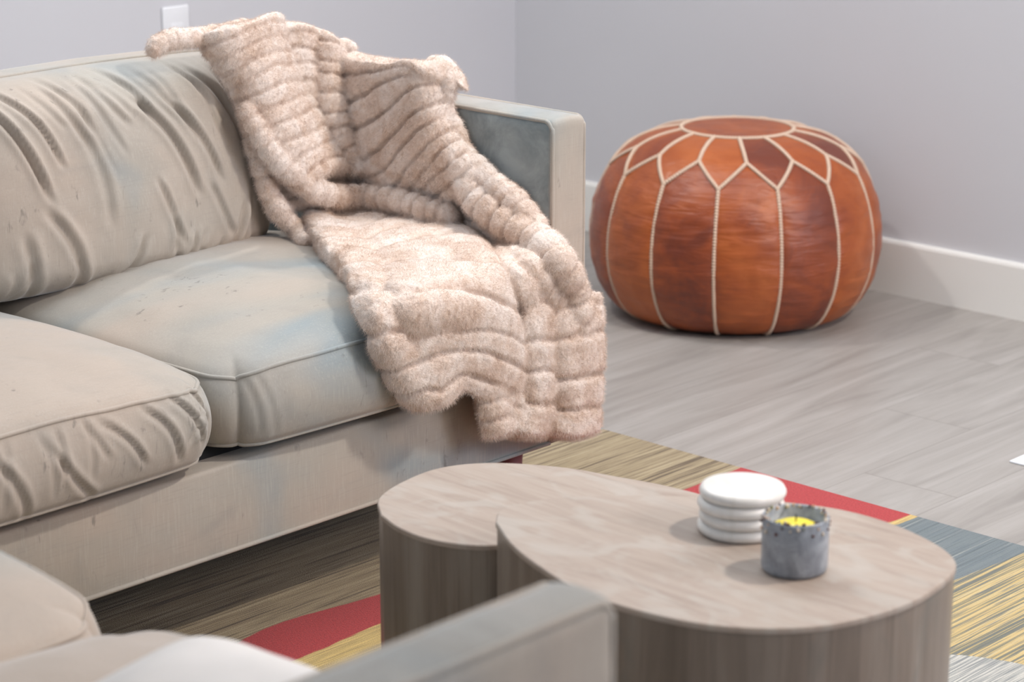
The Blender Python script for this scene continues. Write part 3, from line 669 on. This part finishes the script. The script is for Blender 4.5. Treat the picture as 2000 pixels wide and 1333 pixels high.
# --- the big lower flap
f_rows = [[(350,180),(400,150),(470,195),(620,165),(780,150),(960,180),(1110,185)], [(375,240),(430,230),(530,250),(660,230),(800,200),(980,215),(1140,215)], [(405,300),(470,300),(600,315),(720,275),(850,245),(1000,245),(1190,265)],
 [(440,355),(510,350),(660,365),(760,330),(900,290),(1040,285),(1230,315)], [(485,420),(560,400),(700,415),(800,395),(930,350),(1080,335),(1265,355)], [(565,485),(620,465),(740,490),(830,465),(980,450),(1150,465),(1330,450)],
 [(615,570),(690,590),(770,605),(860,600),(1000,590),(1180,600),(1385,640)], [(700,740),(745,760),(800,752),(900,740),(1050,715),(1230,725),(1420,810)], [(775,880),(805,890),(860,882),(930,855),(1070,815),(1230,830),(1432,940)],
 [(835,990),(870,1005),(925,1010),(990,990),(1080,930),(1200,960),(1415,1060)], [(900,1050),(940,1068),(985,1072),(1040,1062),(1085,1005),(1185,1020),(1330,1110)]]
fl = [[1.5,3.6,.4,2.0,2.6,3.0,2.2]]*3+[[1.5,3.6,.2,3.0,3.8,3.8,2.2]]*3+[[1.5,3.6,1.8,3.8,4.6,4.2,2.2]]*2+[[1.5,3.4,3.6,4.2,4.2,4.0,2.4]]+[[2.0,3.6,4.2,4.4,3.6,3.2,2.0],[1.6,2.2,2.8,2.8,2.0,1.6,1.0]]
sheet(c2, f_rows, fl, .0085, .034, 16, 64)
roll(c2, [(385,150),(395,200),(440,290),(500,365),(570,430),(630,500),(680,580),(715,670),(735,740)], [44,52,58,62,64,64,62,54,40], 13, (3.0,3.4,3.8,4.0,4.0,4.0,3.8,3.2,2.4), .15)
# --- lower left edge roll and its turn
roll(c1, [(478,470),(492,530),(520,620),(548,700),(580,790),(630,880),(690,945),(730,1000)], [22,34,46,50,52,52,48,34], 8, (1.4,1.8,2.2,2.4,2.4,2.4,2.4,2), .17)
roll(c1, [(630,870),(665,845),(725,830),(800,845),(860,880)], [26,30,32,30,26], 4, 1.8, .15)
sheet(c1, [[(480,330),(700,380),(1000,500),(1350,560)], [(540,600),(750,640),(1050,740),(1400,720)], [(620,760),(800,800),(1100,880),(1450,860)], [(700,860),(900,880),(1150,930),(1500,960)]], (.2,.2,.2,.2), .002, .02)
sheet(c1, [[(520,480),(600,520),(700,600)], [(560,640),(650,680),(800,740)], [(600,760),(720,790),(900,830)], [(650,850),(760,870),(950,900)]], (.3, .3, .3), .004, .02)

me = bpy.data.meshes.new('raw'); me.from_pydata([tuple(map(float, v)) for v in BV], [], [tuple(map(int, f)) for f in BF]); me.update()
tmp = bpy.data.objects.new('throw_blanket', me); COL.objects.link(tmp)
md = tmp.modifiers.new('r', 'REMESH'); md.mode = 'VOXEL'; md.voxel_size = .0021
md = tmp.modifiers.new('s', 'SMOOTH'); md.iterations = 2; md.factor = .4
me2 = bpy.data.meshes.new_from_object(tmp.evaluated_get(bpy.context.evaluated_depsgraph_get()))
bpy.data.objects.remove(tmp)
nv = len(me2.vertices); co = np.zeros(nv*3); me2.vertices.foreach_get('co', co); co = co.reshape(-1, 3); no = np.zeros(nv*3); me2.vertices.foreach_get('normal', no); no = no.reshape(-1, 3)
dsp = np.array([.0016*noise.noise(Vector(p)*38)+.0012*noise.noise(Vector(p)*95)+.0007*noise.noise(Vector(p)*240) for p in co])
co += no*dsp[:, None]; me2.vertices.foreach_set('co', co.ravel()); me2.update()
print('throw verts', nv)
def mat_fur(name):
    m = M(name, .95); v = m.co()
    n = m.noise(v, 16, 5, .62, .8); n2 = m.noise(v, 70, 4, .65, .8); n3 = m.noise(v, 330, 3, .6)
    c = m.ramp(n, [(.30, srgb(198, 171, 152)), (.45, srgb(221, 201, 187)), (.62, srgb(233, 220, 211))])
    c = m.mix(c, srgb(196, 168, 144), m.math('MULTIPLY', m.smooth(n2, .52, .72), .5))
    c = m.mix(c, srgb(236, 224, 216), m.math('MULTIPLY', m.smooth(n3, .45, .7), .35))
    m.color(c); m.b.inputs['Sheen Weight'].default_value = .3; m.b.inputs['Sheen Roughness'].default_value = .5; m.b.inputs['Specular IOR Level'].default_value = .1
    p = m.bump(n2, .5, .004); m.bump(n3, .6, .002, p); return m.m
bl = link('throw_blanket', me2, mat_fur('beige_faux_fur'))
pm = bl.modifiers.new('fur', 'PARTICLE_SYSTEM'); ps = bl.particle_systems[0].settings
ps.type = 'HAIR'; ps.count = 300000; ps.hair_step = 3; ps.render_step = 2; ps.display_step = 2
ps.emit_from = 'FACE'; ps.use_emit_random = True; ps.use_even_distribution = True; ps.distribution = 'RAND'
ps.use_advanced_hair = True; ps.hair_length = .0030; ps.normal_factor = .0011; ps.factor_random = .0007; ps.object_align_factor = (0, 0, -.0006)
ps.root_radius = .35; ps.tip_radius = .05; ps.radius_scale = .0008; ps.use_hair_bspline = True; ps.material = 1

tag(bl, 'ribbed beige faux fur throw draped over the right arm and seat of the grey loveseat', 'blanket')
